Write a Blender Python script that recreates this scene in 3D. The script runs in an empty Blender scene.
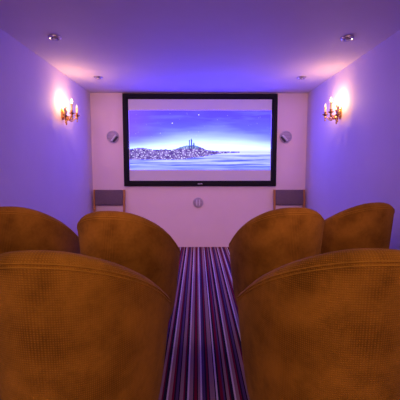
import bpy, bmesh, math, random
import numpy as np
from mathutils import Vector, Matrix, noise as mnoise
S = bpy.context.scene
C = S.collection
PI = math.pi
random.seed(4)

# ------------------------------------------------------------------ measures
XL, XR, YB, YF, H = -1.60, 1.67, 5.08, -1.6, 2.35      # room inside faces

# ------------------------------------------------------------------ node helpers
def new_mat(name, color=(.8, .8, .8), rough=.6, metal=0.0, spec=.5, sheen=0.0, sheen_tint=(1, 1, 1)):
    m = bpy.data.materials.new(name); m.use_nodes = True
    b = m.node_tree.nodes['Principled BSDF']
    b.inputs['Base Color'].default_value = (*color, 1)
    b.inputs['Roughness'].default_value = rough
    b.inputs['Metallic'].default_value = metal
    b.inputs['Specular IOR Level'].default_value = spec
    b.inputs['Sheen Weight'].default_value = sheen
    b.inputs['Sheen Tint'].default_value = (*sheen_tint, 1)
    return m, m.node_tree, b

def N(nt, kind, **props):
    n = nt.nodes.new(kind)
    for k, v in props.items(): setattr(n, k, v)
    return n

def mathn(nt, op, a, b=None, c=None):
    n = N(nt, 'ShaderNodeMath', operation=op)
    for i, v in enumerate((a, b, c)):
        if v is None: continue
        if isinstance(v, (int, float)): n.inputs[i].default_value = v
        else: nt.links.new(v, n.inputs[i])
    return n.outputs[0]

def noise(nt, vec, scale, detail=3, rough=.5):
    n = N(nt, 'ShaderNodeTexNoise')
    n.inputs['Scale'].default_value = scale; n.inputs['Detail'].default_value = detail
    n.inputs['Roughness'].default_value = rough
    if vec is not None: nt.links.new(vec, n.inputs['Vector'])
    return n.outputs['Fac']

def ramp(nt, fac, stops, interp='LINEAR'):
    r = N(nt, 'ShaderNodeValToRGB'); r.color_ramp.interpolation = interp
    els = r.color_ramp.elements
    els[0].position = stops[0][0]; els[0].color = (*stops[0][1], 1)
    els[1].position = stops[-1][0]; els[1].color = (*stops[-1][1], 1)
    for p, c in stops[1:-1]:
        e = els.new(p); e.color = (*c, 1)
    nt.links.new(fac, r.inputs['Fac'])
    return r.outputs['Color']

def bump(nt, b, height, strength, dist):
    n = N(nt, 'ShaderNodeBump'); n.inputs['Strength'].default_value = strength
    n.inputs['Distance'].default_value = dist
    nt.links.new(height, n.inputs['Height']); nt.links.new(n.outputs['Normal'], b.inputs['Normal'])

def paint(name, col, rough=.7):
    m, nt, b = new_mat(name, col, rough, spec=.25)
    co = N(nt, 'ShaderNodeTexCoord').outputs['Object']
    f = noise(nt, co, 2.2, 4)
    c = ramp(nt, f, [(.3, tuple(v * .97 for v in col)), (.7, tuple(min(1, v * 1.02) for v in col))])
    nt.links.new(c, b.inputs['Base Color'])
    bump(nt, b, noise(nt, co, 260, 2), .12, .001)
    return m

WALLC = (.76, .66, .74)
M = {}
M['wall'] = paint('mauve_wall_paint', WALLC)
M['endwall'] = paint('brightened_end_wall_paint', (.94, .76, .84))  # paler than the side walls, standing in for light on the end wall
M['ceil'] = paint('mauve_ceiling_paint', (.73, .64, .74))

def velvet(name, base, waffle):
    m, nt, b = new_mat(name, base, .85, spec=.08, sheen=.15, sheen_tint=(1, .7, .3))
    b.inputs['Sheen Roughness'].default_value = .45
    co = N(nt, 'ShaderNodeTexCoord')
    f = noise(nt, co.outputs['Object'], 9, 6, .65)
    f2 = noise(nt, co.outputs['Object'], 55, 3, .6)
    mix = mathn(nt, 'ADD', mathn(nt, 'MULTIPLY', f, .75), mathn(nt, 'MULTIPLY', f2, .25))
    c = ramp(nt, mix, [(.38, tuple(v * .8 for v in base)), (.5, base), (.62, tuple(v * 1.13 for v in base))])
    if waffle:
        uv = N(nt, 'ShaderNodeSeparateXYZ'); nt.links.new(co.outputs['UV'], uv.inputs[0])
        w = 2 * PI / .0074
        a = mathn(nt, 'SINE', mathn(nt, 'MULTIPLY', uv.outputs['X'], w))
        d = mathn(nt, 'SINE', mathn(nt, 'MULTIPLY', uv.outputs['Y'], w))
        g = mathn(nt, 'MULTIPLY', mathn(nt, 'ADD', a, 1), mathn(nt, 'ADD', d, 1))      # 0..4
        gm = mathn(nt, 'MULTIPLY', g, .25)
        mx = N(nt, 'ShaderNodeMix', data_type='RGBA', blend_type='MULTIPLY')
        gc = ramp(nt, gm, [(0, (.50, .46, .40)), (1, (1.0, 1.0, 1.0))])
        wear = ramp(nt, noise(nt, co.outputs['Object'], 5, 3), [(.38, (.25,) * 3), (.6, (1.0,) * 3)])
        nt.links.new(wear, mx.inputs['Factor'])
        nt.links.new(c, mx.inputs['A']); nt.links.new(gc, mx.inputs['B'])
        c = mx.outputs['Result']
        bump(nt, b, gm, .9, .0018)
    else:
        bump(nt, b, f2, .2, .001)
    nt.links.new(c, b.inputs['Base Color'])
    return m
AMBER = (.48, .212, .022)
M['velvet'] = velvet('amber_waffle_velvet', AMBER, True)
M['velvet_plain'] = velvet('amber_plain_velvet', (.46, .23, .016), False)
M['piping'] = velvet('amber_piping', (.46, .215, .022), False)

def wood(name, a, b_, rough=.4):
    m, nt, b = new_mat(name, a, rough, spec=.4)
    co = N(nt, 'ShaderNodeTexCoord').outputs['Object']
    mp = N(nt, 'ShaderNodeMapping'); mp.inputs['Scale'].default_value = (30, 30, 3)
    nt.links.new(co, mp.inputs[0])
    f = noise(nt, mp.outputs[0], 2.5, 5, .6)
    nt.links.new(ramp(nt, f, [(.35, a), (.65, b_)]), b.inputs['Base Color'])
    return m
M['oak'] = wood('warm_oak', (.42, .17, .05), (.56, .25, .08))
M['darkwood'] = wood('dark_leg_wood', (.05, .022, .01), (.09, .04, .018))

m, nt, b = new_mat('plum_upholstery', (.085, .05, .075), .9, spec=.1)
co = N(nt, 'ShaderNodeTexCoord').outputs['Object']
nt.links.new(ramp(nt, noise(nt, co, 120, 3, .7), [(.35, (.14, .10, .13)), (.65, (.22, .16, .19))]), b.inputs['Base Color'])
M['plum'] = m

m, nt, b = new_mat('polished_brass', (.86, .52, .14), .22, metal=1.0)
co = N(nt, 'ShaderNodeTexCoord').outputs['Object']
nt.links.new(ramp(nt, noise(nt, co, 30, 3), [(.3, (.78, .42, .09)), (.7, (.95, .62, .2))]), b.inputs['Base Color'])
M['brass'] = m
M['chrome'] = new_mat('satin_chrome', (.62, .56, .6), .3, metal=1.0)[0]
M['can'] = new_mat('dark_reflector', (.06, .04, .06), .35, metal=.6)[0]
M['lampglass'] = new_mat('unlit_lamp_glass', (.75, .7, .72), .15)[0]
M['sleeve'] = new_mat('ivory_candle_sleeve', (.85, .62, .34), .5)[0]
M['frame'] = new_mat('black_velvet_frame', (.006, .005, .009), .6, spec=.2)[0]
M['frame_mark'] = new_mat('silver_frame_mark', (.8, .78, .84), .4)[0]
M['bracket'] = new_mat('grey_driver', (.75, .74, .85), .3)[0]
M['bar_shadow'] = new_mat('dark_bar_shadow', (.06, .045, .09), .6)[0]  # shade beneath the speaker's pale bar, given as a dark colour
m, nt, b = new_mat('speaker_grille', (.5, .40, .54), .55)
co = N(nt, 'ShaderNodeTexCoord').outputs['Object']
sp = N(nt, 'ShaderNodeSeparateXYZ'); nt.links.new(co, sp.inputs[0])
w = mathn(nt, 'SINE', mathn(nt, 'MULTIPLY', sp.outputs['Z'], 2 * PI / .022))
nt.links.new(ramp(nt, mathn(nt, 'MULTIPLY_ADD', w, .5, .5), [(.1, (.36, .29, .42)), (.9, (.58, .48, .62))]), b.inputs['Base Color'])
M['grille'] = m
M['white_plastic'] = new_mat('white_speaker_rim', (.66, .60, .70), .4)[0]

def bulb_mat(name, strength):
    # clear glowing glass: part of the lamp's light passes straight through
    m = bpy.data.materials.new(name); m.use_nodes = True; nt = m.node_tree; nt.nodes.clear()
    o = N(nt, 'ShaderNodeOutputMaterial'); e = N(nt, 'ShaderNodeEmission'); t = N(nt, 'ShaderNodeBsdfTransparent'); x = N(nt, 'ShaderNodeMixShader')
    e.inputs['Color'].default_value = (1, .74, .42, 1); e.inputs['Strength'].default_value = strength
    x.inputs[0].default_value = .4
    nt.links.new(t.outputs[0], x.inputs[1]); nt.links.new(e.outputs[0], x.inputs[2]); nt.links.new(x.outputs[0], o.inputs['Surface'])
    return m
M['bulb_bright'] = bulb_mat('lit_candle_bulb_bright', 14)
M['bulb_dim'] = bulb_mat('lit_candle_bulb_dim', 2.6)

# striped carpet: stripes run towards the screen
m, nt, b = new_mat('striped_carpet', (.2, .1, .2), .95, spec=.05)
co = N(nt, 'ShaderNodeTexCoord').outputs['Object']
sp = N(nt, 'ShaderNodeSeparateXYZ'); nt.links.new(co, sp.inputs[0])
mv, nv, mr, pu, li, dk = (.42, .25, .24), (.03, .024, .04), (.26, .012, .04), (.12, .06, .16), (.85, .74, .74), (.014, .01, .014)
seq = [(mv, 18), (nv, 7), (mr, 12), (dk, 5), (mv, 12), (li, 9), (pu, 14), (nv, 9), (mr, 9), (nv, 5),
       (mv, 24), (dk, 5), (li, 9), (nv, 12), (mr, 14), (pu, 8), (dk, 7), (mv, 13), (mr, 7), (nv, 16),
       (li, 9), (mv, 16), (mr, 10), (nv, 8), (pu, 14), (dk, 5), (mv, 18), (mr, 6), (nv, 13), (li, 9)]
tot = sum(w_ for _, w_ in seq); stops = []; acc = 0
for c_, w_ in seq:
    stops.append((acc / tot, c_)); acc += w_
per = .36
xx = mathn(nt, 'MULTIPLY', sp.outputs['X'], 1 / per)
fr = mathn(nt, 'FRACT', mathn(nt, 'ADD', xx, 10.12))
r = N(nt, 'ShaderNodeValToRGB'); r.color_ramp.interpolation = 'CONSTANT'
els = r.color_ramp.elements
els[0].position = 0; els[0].color = (*seq[0][0], 1)
els[1].position = stops[-1][0]; els[1].color = (*stops[-1][1], 1)
for p_, c_ in stops[1:-1]:
    e = els.new(p_); e.color = (*c_, 1)
nt.links.new(fr, r.inputs['Fac'])
pile = noise(nt, co, 420, 2, .6)
mx = N(nt, 'ShaderNodeMix', data_type='RGBA', blend_type='MULTIPLY'); mx.inputs['Factor'].default_value = .75
nt.links.new(r.outputs['Color'], mx.inputs['A'])
nt.links.new(ramp(nt, pile, [(.3, (.5, .5, .5)), (.7, (1.4, 1.4, 1.4))]), mx.inputs['B'])
nt.links.new(mx.outputs['Result'], b.inputs['Base Color'])
bump(nt, b, pile, .5, .003)
M['carpet'] = m

# ------------------------------------------------------------------ mesh helpers
def mesh_obj(name, bm, mat, parent=None, smooth=True, auto=35):
    bmesh.ops.recalc_face_normals(bm, faces=bm.faces)
    me = bpy.data.meshes.new(name); bm.to_mesh(me); bm.free()
    for p in me.polygons: p.use_smooth = smooth
    if smooth and auto:
        try: me.set_sharp_from_angle(angle=math.radians(auto))
        except Exception: pass
    o = bpy.data.objects.new(name, me); C.objects.link(o)
    me.materials.append(mat)
    if parent: o.parent = parent
    return o

def box(bm, x0, x1, y0, y1, z0, z1, bev=0, seg=2):
    t = bmesh.new(); bmesh.ops.create_cube(t, size=1)
    for v in t.verts:
        v.co = Vector(((x0 + x1) / 2 + v.co.x * (x1 - x0), (y0 + y1) / 2 + v.co.y * (y1 - y0), (z0 + z1) / 2 + v.co.z * (z1 - z0)))
    if bev: bmesh.ops.bevel(t, geom=t.edges[:], offset=bev, segments=seg, affect='EDGES', profile=.5)
    merge(bm, t)

def merge(bm, t, mat=None):
    vm = {}
    for v in t.verts: vm[v] = bm.verts.new(mat @ v.co if mat else v.co)
    for f in t.faces:
        try: bm.faces.new([vm[v] for v in f.verts])
        except ValueError: pass
    t.free()

def lathe(bm, prof, seg=20, mat=None):
    """prof: (r, h) along local z, closed at the ends where r == 0"""
    t = bmesh.new(); rings = []
    for r_, h_ in prof:
        if r_ < 1e-6: rings.append([t.verts.new((0, 0, h_))])
        else: rings.append([t.verts.new((r_ * math.cos(2 * PI * i / seg), r_ * math.sin(2 * PI * i / seg), h_)) for i in range(seg)])
    for a, c in zip(rings, rings[1:]):
        for i in range(seg):
            j = (i + 1) % seg
            if len(a) == 1 and len(c) > 1: t.faces.new((a[0], c[i], c[j]))
            elif len(c) == 1 and len(a) > 1: t.faces.new((a[i], a[j], c[0]))
            elif len(a) > 1: t.faces.new((a[i], a[j], c[j], c[i]))
    merge(bm, t, mat)

def tube(bm, pts, rad, seg=8, closed=False):
    pts = [Vector(p) for p in pts]; n = len(pts); rings = []
    up = Vector((0, 0, 1)); prev = None
    for i, p in enumerate(pts):
        if closed: tg = pts[(i + 1) % n] - pts[i - 1]
        else: tg = pts[min(i + 1, n - 1)] - pts[max(i - 1, 0)]
        tg.normalize()
        if prev is None:
            s = tg.cross(up)
            if s.length < 1e-3: s = tg.cross(Vector((1, 0, 0)))
        else:
            s = prev - tg * prev.dot(tg)
        s.normalize(); prev = s.copy(); q = s.cross(tg)
        r_ = rad[i] if isinstance(rad, (list, tuple)) else rad
        rings.append([bm.verts.new(p + r_ * (s * math.cos(2 * PI * k / seg) + q * math.sin(2 * PI * k / seg))) for k in range(seg)])
    m_ = n if closed else n - 1
    for i in range(m_):
        a, c = rings[i], rings[(i + 1) % n]
        for k in range(seg):
            j = (k + 1) % seg
            bm.faces.new((a[k], a[j], c[j], c[k]))
    if not closed:
        bm.faces.new(rings[0][::-1]); bm.faces.new(rings[-1])

def empty(name, loc, rz=0, label=None, cat=None, group=None):
    o = bpy.data.objects.new(name, None); o.empty_display_size = .1
    C.objects.link(o); o.location = loc; o.rotation_euler = (0, 0, rz)
    tag(o, label, cat, group); return o
def tag(o, label=None, cat=None, group=None):
    if label: o['label'] = label
    if cat: o['category'] = cat
    if group: o['group'] = group
    return o
def copy_tree(o, parent=None):
    c = o.copy(); C.objects.link(c)
    if parent: c.parent = parent
    for ch in list(o.children): copy_tree(ch, c)
    return c

# ------------------------------------------------------------------ room shell
def shell(name, dims, mat):
    bm = bmesh.new(); box(bm, *dims)
    o = mesh_obj(name, bm, mat, smooth=False); o['kind'] = 'structure'; return o
T = .12
shell('floor', (XL - T, XR + T, YF - T, YB + T, -T, 0), M['carpet'])
shell('ceiling', (XL - T, XR + T, YF - T, YB + T, H, H + T), M['ceil'])
shell('wall_left', (XL - T, XL, YF - T, YB + T, 0, H), M['wall'])
shell('wall_right', (XR, XR + T, YF - T, YB + T, 0, H), M['wall'])
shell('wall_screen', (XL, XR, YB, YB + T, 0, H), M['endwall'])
shell('wall_rear', (XL, XR, YF - T, YF, 0, H), M['wall'])

# ------------------------------------------------------------------ projection screen
SX0, SX1, SZ0, SZ1 = -1.110, 1.208, .955, 2.335
FW = .082
scr = empty('projection_screen', (.049, YB, SZ0), 0, 'wide black-framed projection screen showing a blue night seascape on the end wall', 'screen')
def rel(o): # keep world coordinates when parenting to an unrotated empty
    o.location = -Vector(o.parent.location)
bm = bmesh.new()
# mitred frame with bevelled inner lip
prof = [(0, -.004), (0, -.045), (.012, -.055), (FW - .02, -.055), (FW, -.03), (FW, -.004)]
rings = []
for d, y in prof:
    rings.append([bm.verts.new((x, YB + y, z)) for x, z in ((SX0 + d, SZ0 + d), (SX1 - d, SZ0 + d), (SX1 - d, SZ1 - d), (SX0 + d, SZ1 - d))])
rings.append(rings[0])
for a, c in zip(rings, rings[1:]):
    for k in range(4): bm.faces.new((a[k], a[(k + 1) % 4], c[(k + 1) % 4], c[k]))
fr_o = mesh_obj('frame', bm, M['frame'], scr, smooth=False); rel(fr_o)
# silver maker's mark in the middle of the bottom rail
bm = bmesh.new()
x = .012
for wd in (.010, .006, .010, .004, .010, .008):
    box(bm, x, x + wd, YB - .0565, YB - .0548, SZ0 + .028, SZ0 + .042); x += wd + .004
mk = mesh_obj('maker_mark', bm, M['frame_mark'], fr_o, smooth=False)
tag(mk, 'small silver lettering on the bottom rail')

# fabric with the projected picture (picture between plain bars above and below)
ix0, ix1, iz0, iz1 = SX0 + FW - .004, SX1 - FW + .004, SZ0 + FW - .004, SZ1 - FW + .004
PZ0, PZ1 = 1.203, 2.088          # picture bottom / top
NXp, NZp = 300, 128
def fbm(x, y, o=5, s=0):
    v = 0; a = .5; f = 1
    for _ in range(o):
        v += a * mnoise.noise(Vector((x * f + s, y * f - s, s * .37))); a *= .5; f *= 2
    return v
def lerp(a, b, t): t = max(0, min(1, t)); return tuple(p + (q - p) * t for p, q in zip(a, b))
def sm(a, b, t):
    t = max(0, min(1, (t - a) / (b - a))); return t * t * (3 - 2 * t)
def picture(u, v):
    """u, v in 0..1 -> linear rgb thrown on the fabric"""
    zen, mid, low, white = (.15, .09, 7.5), (.16, .14, 10), (.26, .30, 13), (1.5, 2.1, 16.0)
    hz = .335
    if v > hz:
        t = (v - hz) / (1 - hz)
        bell = math.exp(-((u - .55) / .55) ** 2)
        c = lerp(mid, zen, sm(.45, 1, t + .12 * fbm(u * 2, v * 3, 4)))
        c = lerp(c, low, (1 - sm(.2, .8, t)) * .7)
        gl = math.exp(-(t / (.09 + .24 * bell)) ** 2 * 1.15)
        c = lerp(c, white, gl * (.35 + .7 * bell) + .10 * fbm(u * 4, v * 14, 4, 3))
        cl = max(0, fbm(u * 3.0 + v * 1.5, v * 7, 5, 7) + .04)
        c = lerp(c, (.30, .30, 10), cl * .6 * (1 - .5 * t))
        # violet corner at the left
        vi = math.exp(-((u + .02) / .18) ** 2) * sm(.05, .5, t)
        c = lerp(c, (.30, .12, 2.5), vi * .75)
    else:
        t = v / hz
        w = fbm(u * 3, v * 30, 5, 11)
        c = lerp((.12, .16, 4), (.9, 1.0, 7), .42 + 1.5 * w + .35 * sm(.55, 1, t))
        c = lerp(c, (1.3, 1.4, 7), .5 * math.exp(-((u - .8) / .3) ** 2) * sm(.6, 1, t))
        if t < .22: c = lerp(c, (.16, .22, 4), .5)
    # low rocky islands with lights along the shore
    base = .17 + .12 * sm(.3, .75, u) + .03 * fbm(u * 8, 0, 3, 5)
    top = .345 + .035 * fbm(u * 9, .3, 4, 2) - .03 * sm(.50, .72, u) * 1.2
    top += .075 * math.exp(-abs((u - .425) / .085) ** 3) + .03 * math.exp(-((u - .07) / .07) ** 2)
    if u > .78: top = base - 1
    if base < v < top:
        n = fbm(u * 42, v * 20, 4, 9); n2 = mnoise.noise(Vector((u * 110, v * 50, 2)))
        c = lerp((.13, .07, .42), (.45, .32, .95), .35 + 1.9 * n)
        if n2 > .22: c = lerp(c, (1.1, 1.0, 1.7), (n2 - .22) * 4)
        if abs(u - .40) < .09 and v > .36: c = lerp(c, (.20, .50, .85), .45)
    # plain slim rock pinnacles on the middle island
    for pu_, pw, ph in ((.423, .0040, .51), (.438, .0050, .53), (.455, .0045, .48)):
        if abs(u - pu_) < pw * (1.0 - max(0, v - ph + .05) * 10) and .36 < v < ph: c = (.10, .12, .50)
    return c
stars = [(random.random(), .55 + .43 * random.random(), random.random()) for _ in range(46)] + [(.303, .80, 1.7), (.49, .94, 1.6), (.22, .63, 1.0)]
pix = np.zeros((NZp, NXp, 3))
for j in range(NZp):
    for i in range(NXp):
        pix[j, i] = picture((i + .5) / NXp, (j + .5) / NZp)
for u, v, s in stars:
    i, j = int(u * (NXp - 2)), int(v * (NZp - 2))
    a = .5 * s if s < 1 else 1
    pix[j, i] = pix[j, i] * (1 - a) + np.array((1.3, 1.2, 2.2)) * a
    if s > 1: pix[j:j + 2, i:i + 2] = (1.3, 1.25, 2.2)
bm = bmesh.new()
yS = YB - .028
t_ = [bm.verts.new(p) for p in ((ix0, yS, iz0), (ix1, yS, iz0), (ix1, yS, iz1), (ix0, yS, iz1), (ix0, yS + .012, iz0), (ix1, yS + .012, iz0), (ix1, yS + .012, iz1), (ix0, yS + .012, iz1))]
for f_ in ((0, 1, 2, 3), (4, 5, 6, 7), (0, 1, 5, 4), (1, 2, 6, 5), (2, 3, 7, 6), (3, 0, 4, 7)): bm.faces.new([t_[k] for k in f_])
fabric = mesh_obj('screen_fabric', bm, new_mat('matt_screen_fabric', (.76, .74, .84), .8, spec=.1)[0], scr, smooth=False); rel(fabric)
me = bpy.data.meshes.new('projected_picture')
yP = yS - .002
px0, px1 = ix0 + .014, ix1 - .014
vs = [(px0 + (px1 - px0) * i / NXp, yP, PZ0 + (PZ1 - PZ0) * j / NZp) for j in range(NZp + 1) for i in range(NXp + 1)]
fs = [(j * (NXp + 1) + i, j * (NXp + 1) + i + 1, (j + 1) * (NXp + 1) + i + 1, (j + 1) * (NXp + 1) + i) for j in range(NZp) for i in range(NXp)]
me.from_pydata(vs, [], fs)
at = me.color_attributes.new('picture', 'FLOAT_COLOR', 'CORNER')
cols = np.ones((NZp * NXp, 4, 4), dtype=np.float32)
cols[:, :, :3] = pix.reshape(-1, 1, 3)
at.data.foreach_set('color', cols.ravel())
po = bpy.data.objects.new('projected_picture', me); C.objects.link(po); po.parent = scr; rel(po)
m = bpy.data.materials.new('projected_light'); m.use_nodes = True; nt = m.node_tree; nt.nodes.clear()
out = N(nt, 'ShaderNodeOutputMaterial'); em = N(nt, 'ShaderNodeEmission'); vc = N(nt, 'ShaderNodeVertexColor', layer_name='picture')
PIC = .9
em.inputs['Strength'].default_value = PIC
nt.links.new(vc.outputs['Color'], em.inputs['Color']); nt.links.new(em.outputs[0], out.inputs['Surface'])
me.materials.append(m)
tag(po, 'blue and violet night seascape with rocky islands')

# ------------------------------------------------------------------ amber velvet tub chairs
A_, B_, EX = .337, .500, .833
AM = math.radians(102.7)
def hgt(a):            # top height for the plan angle a (radians, 0 at the middle of the back)
    return .966 - .384 * min(1.0, abs(a) / AM) ** 1.99
def scl(z): return .734 + .266 * max(0, min(1.1, (z - .14) / .8)) ** .62
def spow(v, e): return math.copysign(abs(v) ** e, v)
def plan(a, z, off=0.0):
    """point on the outer face; off moves inwards"""
    k = scl(z)
    s, c = math.sin(a), math.cos(a)
    x = A_ * k * spow(s, EX); y = B_ * (1 - spow(c, EX)) * (.6 + .4 * k)
    nx, ny = s / A_, -c / B_; l = math.hypot(nx, ny); nx /= l; ny /= l
    rake = .052 * (1 - min(1, (z - .14) / .8))
    return Vector((x - nx * off, y - ny * off + rake, z))
def tfun(a):
    q = abs(a) / AM; t0 = .86
    return .082 * (1 if q < t0 else math.sqrt(max(.0025, 1 - ((q - t0) / (1 - t0)) ** 2)))
def tub_chair(name, loc, rz, label):
    t = empty(name, loc, rz, label, 'chair', 'amber velvet tub chairs')
    bm = bmesh.new(); uvl = bm.loops.layers.uv.new('UVMap')
    NA, rows = 72, []
    for i in range(NA + 1):
        a = -AM + 2 * AM * i / NA
        # denser towards the rounded fronts
        q = -1 + 2 * i / NA; a = AM * math.sin(q * PI / 2) * .35 + AM * q * .65
        th = tfun(a); h = hgt(a); r_ = th / 2
        q_ = abs(a) / AM
        if q_ > .9: h -= .05 * ((q_ - .9) / .1) ** 2
        col = []
        z0 = .13
        for k in range(17):
            z = z0 + (h - r_ - z0) * k / 16; col.append((plan(a, z, .041 - th / 2), z))
        for k in range(1, 8):
            g = PI * k / 8
            z = h - r_ + r_ * math.sin(g)
            col.append((plan(a, z, .041 - r_ * math.cos(g)), h - r_ + .04 * g))
        for k in range(9):
            z = h - r_ + (z0 + .12 - (h - r_)) * k / 8; col.append((plan(a, z, .041 + th / 2), z + .2))
        rows.append([(bm.verts.new(p), a * .38, v_) for p, v_ in col])
    n = len(rows[0])
    for r0, r1 in zip(rows, rows[1:]):
        for k in range(n - 1):
            q4 = (r0[k], r1[k], r1[k + 1], r0[k + 1])
            f = bm.faces.new([w_[0] for w_ in q4])
            for lp, w_ in zip(f.loops, q4): lp[uvl].uv = (w_[1], w_[2])
        f = bm.faces.new((r0[0][0], r0[-1][0], r1[-1][0], r1[0][0]))
    bm.faces.new([w_[0] for w_ in rows[0]]); bm.faces.new([w_[0] for w_ in rows[-1]][::-1])
    back = mesh_obj('backrest', bm, M['velvet'], t, auto=None)
    # piping: two seams that follow the top edge round the outer face
    bm = bmesh.new()
    for dz in (.028, .040):
        pts = []
        for i in range(61):
            a = -AM * .93 + 2 * AM * .93 * i / 60
            z = hgt(a) - dz; r_ = tfun(a) / 2; cg = math.sqrt(max(0, 1 - max(0, 1 - dz / r_) ** 2)); pts.append(plan(a, z, -.0008 + .041 - r_ * cg))
        tube(bm, pts, .0025, 6)
    mesh_obj('piping', bm, M['piping'], back)
    # seat: upholstered base inside the tub and a loose cushion
    def pad(z0, z1, fr_y, inset, rnd, nm, mat):
        bm = bmesh.new(); out_ = []
        for i in range(33):
            a = -PI / 2 + PI * i / 32
            p = plan(a, .42, .085 + inset); out_.append((p.x, p.y))
        w_ = out_[-1][0]; y1 = out_[-1][1]
        fr = [(w_, y1 + (fr_y - y1) * .5), (w_ - .01, fr_y - .04), (w_ - .05, fr_y), (0, fr_y + .015), (-w_ + .05, fr_y), (-w_ + .01, fr_y - .04), (-w_, y1 + (fr_y - y1) * .5)]
        loop = out_ + fr
        cx, cy = 0, (fr_y + .1) / 2
        prof = [(0, .93), (.25, .99), (.5, 1), (.8, .99), (.95, .95), (1, .86)]
        rg = [[bm.verts.new((cx + (x - cx) * s, cy + (y - cy) * s, z0 + (z1 - z0) * tt)) for x, y in loop] for tt, s in prof]
        for a_, c_ in zip(rg, rg[1:]):
            for k in range(len(loop)):
                j = (k + 1) % len(loop); bm.faces.new((a_[k], a_[j], c_[j], c_[k]))
        bm.faces.new(rg[0][::-1])
        top = bm.verts.new((cx, cy, z1 + rnd))
        for k in range(len(loop)): bm.faces.new((rg[-1][k], rg[-1][(k + 1) % len(loop)], top))
        return mesh_obj(nm, bm, mat, t)
    pad(.14, .30, .66, .001, 0, 'seat_base', M['velvet_plain'])
    pad(.302, .44, .69, .006, .02, 'seat_cushion', M['velvet'])
    for sx in (-1, 1):
        for y in (.24, .60):
            bm = bmesh.new()
            lathe(bm, [(0, 0), (.013, 0), (.022, .145), (0, .145)], 14, Matrix.Translation((sx * (.19 if y > .3 else .14), y, 0)))
            mesh_obj('leg', bm, M['darkwood'], t)
    return t
tc = tub_chair('tub_chair', (-.468, .910, 0), math.radians(-3.9), 'amber velvet tub chair nearest the camera, left of the striped aisle')
def place(x, y, rz, label):
    c = copy_tree(tc); c.location = (x, y, 0); c.rotation_euler = (0, 0, math.radians(rz)); tag(c, label); return c
place(.523, .925, 3.2, 'amber velvet tub chair nearest the camera, right of the striped aisle')
place(-.510, 1.852, -8.3, 'amber velvet tub chair in the front row, beside the aisle on the left')
place(.614, 2.018, 5.8, 'amber velvet tub chair in the front row, beside the aisle on the right')
place(-1.222, 2.088, 1.6, 'amber velvet tub chair in the front row, standing by the left wall')
place(1.309, 2.328, 15.4, 'amber velvet tub chair in the front row, angled by the right wall')

# ------------------------------------------------------------------ wooden chairs by the screen wall
def wooden_chair(loc, label):
    t = empty('wooden_chair', loc, 0, label, 'chair', 'padded wooden chairs against the screen wall')
    W = .225
    for sx in (-1, 1):                      # rear legs rise into the back posts (rear is +y)
        bm = bmesh.new()
        t2 = bmesh.new()
        pts = [(.13, 0), (.10, .42), (.145, .90)]
        ring = []
        for y, z in pts:
            ring.append([t2.verts.new((sx * W + dx, y + dy, z)) for dx, dy in ((-.014, -.017), (.014, -.017), (.014, .017), (-.014, .017))])
        for a_, c_ in zip(ring, ring[1:]):
            for k in range(4): t2.faces.new((a_[k], a_[(k + 1) % 4], c_[(k + 1) % 4], c_[k]))
        t2.faces.new(ring[0]); t2.faces.new(ring[-1]); merge(bm, t2)
        mesh_obj('back_post', bm, M['oak'], t, smooth=False)
        bm = bmesh.new(); box(bm, sx * W - .016, sx * W + .016, -.30, -.268, 0, .42, .004)
        mesh_obj('front_leg', bm, M['oak'], t, smooth=False)
    bm = bmesh.new()
    box(bm, -W + .014, W - .014, -.295, -.27, .35, .41)
    box(bm, -W + .014, W - .014, .09, .112, .35, .41)
    for sx in (-1, 1): box(bm, sx * W - .011, sx * W + .011, -.27, .085, .35, .41)
    mesh_obj('seat_rail', bm, M['oak'], t, smooth=False)
    bm = bmesh.new(); box(bm, -W - .005, W + .005, -.31, .085, .412, .465, .018, 3)
    mesh_obj('seat', bm, M['plum'], t)
    bm = bmesh.new(); box(bm, -W + .0145, W - .0145, -.02, .025, -.115, .115, .014, 3)
    p = mesh_obj('backrest', bm, M['plum'], t); p.location = (0, .118, .785); p.rotation_euler = (math.radians(-5.4), 0, 0)
    return t
wc = wooden_chair((-1.335, YB - .19, 0), 'wooden chair with plum padded back, in the corner left of the screen')
c = copy_tree(wc); c.location = (1.41, YB - .19, 0); tag(c, 'wooden chair with plum padded back, in the corner right of the screen')

# ------------------------------------------------------------------ round wall speakers
def speaker(x, z, r, side, label):
    t = empty('wall_speaker', (x, YB, z), 0, label, 'speaker', 'round speakers around the screen')
    R90 = Matrix.Rotation(PI / 2, 4, 'X')     # local z -> -y
    bm = bmesh.new(); lathe(bm, [(0, .002), (r, .002), (r, .02), (r * .97, .032), (r * .90, .036), (r * .87, .030), (0, .030)], 40, R90)
    mesh_obj('rim', bm, M['white_plastic'], t)
    bm = bmesh.new(); lathe(bm, [(r * .865, .031), (r * .84, .036), (r * .5, .046), (0, .050)], 40, R90)
    mesh_obj('grille', bm, M['grille'], t)
    if side:
        # angled driver pod across the lower inner corner, dark strip as its shadow
        ang = math.radians(-50 if side < 0 else 50)
        Rm = Matrix.Rotation(ang, 4, 'Y')
        def bar(x0, x1, z0, z1, y0, y1, mat, nm, lab):
            bm = bmesh.new(); box(bm, x0, x1, y0, y1, z0, z1, .006, 3)
            for v in bm.verts: v.co = Rm @ v.co
            o = mesh_obj(nm, bm, mat, t); tag(o, lab)
        bar(-r * .62, r * .62, -r * .50, -r * .22, -.078, -.036, M['bracket'], 'tweeter_bar', 'pale diagonal bar')
        bar(-r * .55, r * .55, -r * .80, -r * .51, -.058, -.034, M['bar_shadow'], 'shadow_strip', 'dark diagonal shadow strip')
    else:
        for dx in (-.022, .022):
            bm = bmesh.new(); box(bm, dx - .007, dx + .007, -.054, -.046, -r * .6, r * .6, .003)
            mesh_obj('grille_rib', bm, M['bracket'], t)
    return t
speaker(-1.272, 1.70, .092, -1, 'round wall speaker left of the screen frame')
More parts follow.
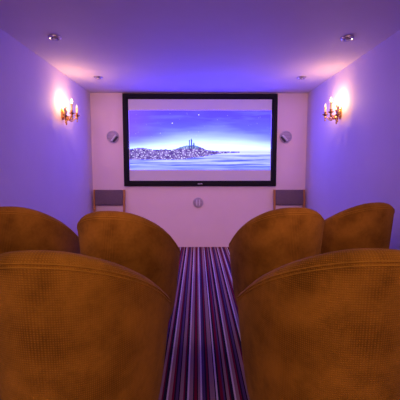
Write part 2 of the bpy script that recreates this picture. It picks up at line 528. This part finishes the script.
speaker(1.350, 1.70, .092, 1, 'round wall speaker right of the screen frame')
speaker(.018, .70, .080, 0, 'round wall speaker centred below the screen')

# ------------------------------------------------------------------ recessed ceiling spotlights
first = None
spots = [(-1.233, 2.99, 'left', 'nearer the camera'), (-1.228, 4.23, 'left', 'nearer the screen'),
         (1.310, 2.98, 'right', 'nearer the camera'), (1.303, 4.22, 'right', 'nearer the screen')]
for x, y, sd, fb in spots:
    lab = 'unlit chrome ceiling spotlight on the %s, %s' % (sd, fb)
    if first is None:
        first = t = empty('ceiling_spotlight', (x, y, H), 0, lab, 'ceiling light', 'recessed ceiling spotlights')
        bm = bmesh.new(); lathe(bm, [(.030, -.004), (.034, -.016), (.043, -.019), (.052, -.013), (.055, -.002), (.030, -.002), (.030, -.004)], 32)
        rg_ = mesh_obj('bezel', bm, M['chrome'], t)
        bm = bmesh.new(); lathe(bm, [(.0295, -.002), (.0295, -.006), (.022, -.004), (0, -.004)], 24)
        mesh_obj('reflector', bm, M['can'], t)
        bm = bmesh.new(); lathe(bm, [(0, -.005), (.018, -.005), (.019, -.016), (.012, -.024), (0, -.026)], 24)
        lamp_ = mesh_obj('lamp', bm, M['lampglass'], t); lamp_.rotation_euler = (math.radians(14), 0, 0)
    else:
        c = copy_tree(first); c.location = (x, y, H); tag(c, lab)

# ------------------------------------------------------------------ brass candle sconces
def curl(p0, p1, sag):
    pts = []
    for i in range(15):
        t = i / 14
        p = Vector(p0).lerp(Vector(p1), t)
        p.z += -sag * math.sin(PI * min(1, t * 1.25) ) * (1 if t < .8 else 1) if t < .8 else 0
        pts.append(p)
    return pts
def sconce(x, y, sgn, label, lights=True):
    """sgn +1: on the left wall, pointing to +x"""
    t = empty('candle_sconce', (x, y, 1.86), 0, label, 'wall light', 'brass candle wall lights')
    RX = Matrix.Rotation(sgn * PI / 2, 4, 'Y')
    bm = bmesh.new()
    pl = bmesh.new(); lathe(pl, [(0, .001), (.042, .001), (.042, .006), (.040, .014), (.030, .016), (.022, .026), (.012, .034), (0, .036)], 28, RX)
    for v in pl.verts: v.co.z *= 1.7
    merge(bm, pl)
    mesh_obj('wall_plate', bm, M['brass'], t)
    bm = bmesh.new()
    lathe(bm, [(0, -.13), (.006, -.125), (.012, -.112), (.006, -.098), (.010, -.085), (.020, -.065), (.024, -.045), (.012, -.025), (.009, .0), (.016, .02), (.020, .035), (.010, .05), (.006, .07), (.011, .085), (0, .10)], 20, Matrix.Translation((sgn * .045, 0, 0)))
    tube(bm, [(sgn * .02, 0, 0), (sgn * .045, 0, 0)], .008)
    mesh_obj('stem', bm, M['brass'], t)
    for k, (off, dy, zc, lit, pw) in enumerate(((.130, -.04, .03, True, .75), (.125, .14, .03, False, .45), (.090, -.14, -.02, False, .12))):
        bm = bmesh.new()
        p0 = Vector((sgn * .045, 0, -.03)); p1 = Vector((sgn * off, dy, zc - .03))
        pts = []
        for i in range(19):
            u = i / 18
            p = p0.lerp(p1, u); p.z += -.058 * math.sin(PI * u) - .0 * u
            if u < .25: p.z += .02 * math.sin(PI * u / .25)
            pts.append(p)
        tube(bm, pts, [.0075 - .002 * math.sin(PI * i / 18) for i in range(19)], 10)
        # small scroll hanging under the arm
        mid = p0.lerp(p1, .5); d = (p1 - p0); d.z = 0; d.normalize(); sc = []
        for i in range(22):
            g = i / 21 * 3.3 * PI; rr = .026 * (1 - i / 26)
            sc.append(mid + d * (rr * math.cos(g)) + Vector((0, 0, -.055 + rr * math.sin(g) + .02)))
        tube(bm, sc, .0038, 8)
        arm = mesh_obj('arm', bm, M['brass'], t)
        bm = bmesh.new()
        lathe(bm, [(0, -.075), (.004, -.072), (.009, -.062), (.004, -.052), (.007, -.04), (.013, -.03), (.008, -.018), (.016, -.006), (.034, .004), (.036, .008), (.020, .006), (.013, .010), (.016, .022), (.018, .034), (.014, .036), (0, .036)], 24, Matrix.Translation(p1))
        mesh_obj('candle_cup', bm, M['brass'], arm)
        bm = bmesh.new()
        sh = .115 if k == 0 else .095
        lathe(bm, [(0, .0362), (.0115, .0362), (.0115, sh), (.009, sh + .004), (0, sh + .004)], 18, Matrix.Translation(p1))
        mesh_obj('candle_sleeve', bm, M['sleeve'] if k else M['sleeve_lit'], arm)
        bm = bmesh.new()
        b0 = sh + .0045; s_ = .8 if k == 0 else .62
        lathe(bm, [(0, b0), (.007, b0), (.0155 * s_, b0 + .018 * s_), (.0165 * s_, b0 + .028 * s_), (.012 * s_, b0 + .044 * s_), (.005 * s_, b0 + .060 * s_), (0, b0 + .068 * s_)], 18, Matrix.Translation(p1))
        bo = mesh_obj('flame_bulb', bm, M['bulb_bright'] if lit else M['bulb_dim'], arm)
        if lit: tag(bo, 'brightly glowing flame bulb')
        if lights:
            for (lx, ly, lz, e, r_) in ((p1.x, p1.y, p1.z + b0 + .03, pw, .008),):
                L = bpy.data.lights.new('bulb_glow', 'POINT'); L.energy = SC_W * e; L.color = SC_COL; L.shadow_soft_size = r_
                lo = bpy.data.objects.new('bulb_glow', L); C.objects.link(lo); lo.parent = t; lo.location = (lx, ly, lz)
                bo.visible_shadow = True
    return t
M['sleeve_lit'] = M['sleeve']
SC_W, SC_COL = 7.6, (1, .54, .22)
sconce(XL, 4.01, 1, 'brass three-candle wall light glowing on the left wall')
sconce(XR, 3.90, -1, 'brass three-candle wall light glowing on the right wall')

# bulbs are glass: let the lamp inside shine out
for mm in (M['bulb_bright'], M['bulb_dim']):
    pass

# ------------------------------------------------------------------ added fill lights at the rear of the room, unseen and without fixtures
def area(name, loc, size, power, col, rot):
    L = bpy.data.lights.new(name, 'AREA'); L.shape = 'DISK'; L.size = size; L.energy = power; L.color = col
    o = bpy.data.objects.new(name, L); C.objects.link(o); o.location = loc; o.rotation_euler = rot; return o
area('rear_fill', (-.9, -.6, 2.30), .35, 12.5, (1, .66, .40), (0, 0, 0))
area('rear_fill', (.95, -.6, 2.30), .35, 12.5, (1, .62, .42), (0, 0, 0))

for sx in (-.9, .95):  # added unseen beams that brighten the end wall
    L = bpy.data.lights.new('end_wall_fill', 'SPOT'); L.energy = 170; L.color = (1, .50, .62); L.spot_size = math.radians(44); L.spot_blend = .9; L.shadow_soft_size = .05
    o = bpy.data.objects.new('end_wall_fill', L); C.objects.link(o); o.location = (sx, -.7, 2.28)
    o.rotation_euler = (Vector((sx * .25, YB, .95)) - o.location).to_track_quat('-Z', 'Y').to_euler()
w = bpy.data.worlds.new('World'); S.world = w; w.use_nodes = True
w.node_tree.nodes['Background'].inputs[0].default_value = (.02, .015, .03, 1)
w.node_tree.nodes['Background'].inputs[1].default_value = .2

# ------------------------------------------------------------------ camera
cam = bpy.data.cameras.new('Camera'); co_ = bpy.data.objects.new('Camera', cam); C.objects.link(co_)
cam.sensor_width = 36; cam.lens = 36 * 330 / 400
co_.location = (0, 0, 1.2)
yaw = math.atan(3 / 330.); pit = math.atan(30 / 330.)
co_.rotation_euler = (PI / 2 - pit, 0, -yaw)
cam.clip_start = .02
S.camera = co_
S.view_settings.view_transform = 'Standard'; S.view_settings.look = 'None'
S.view_settings.exposure = 0; S.view_settings.gamma = 1; S.view_settings.use_curve_mapping = False
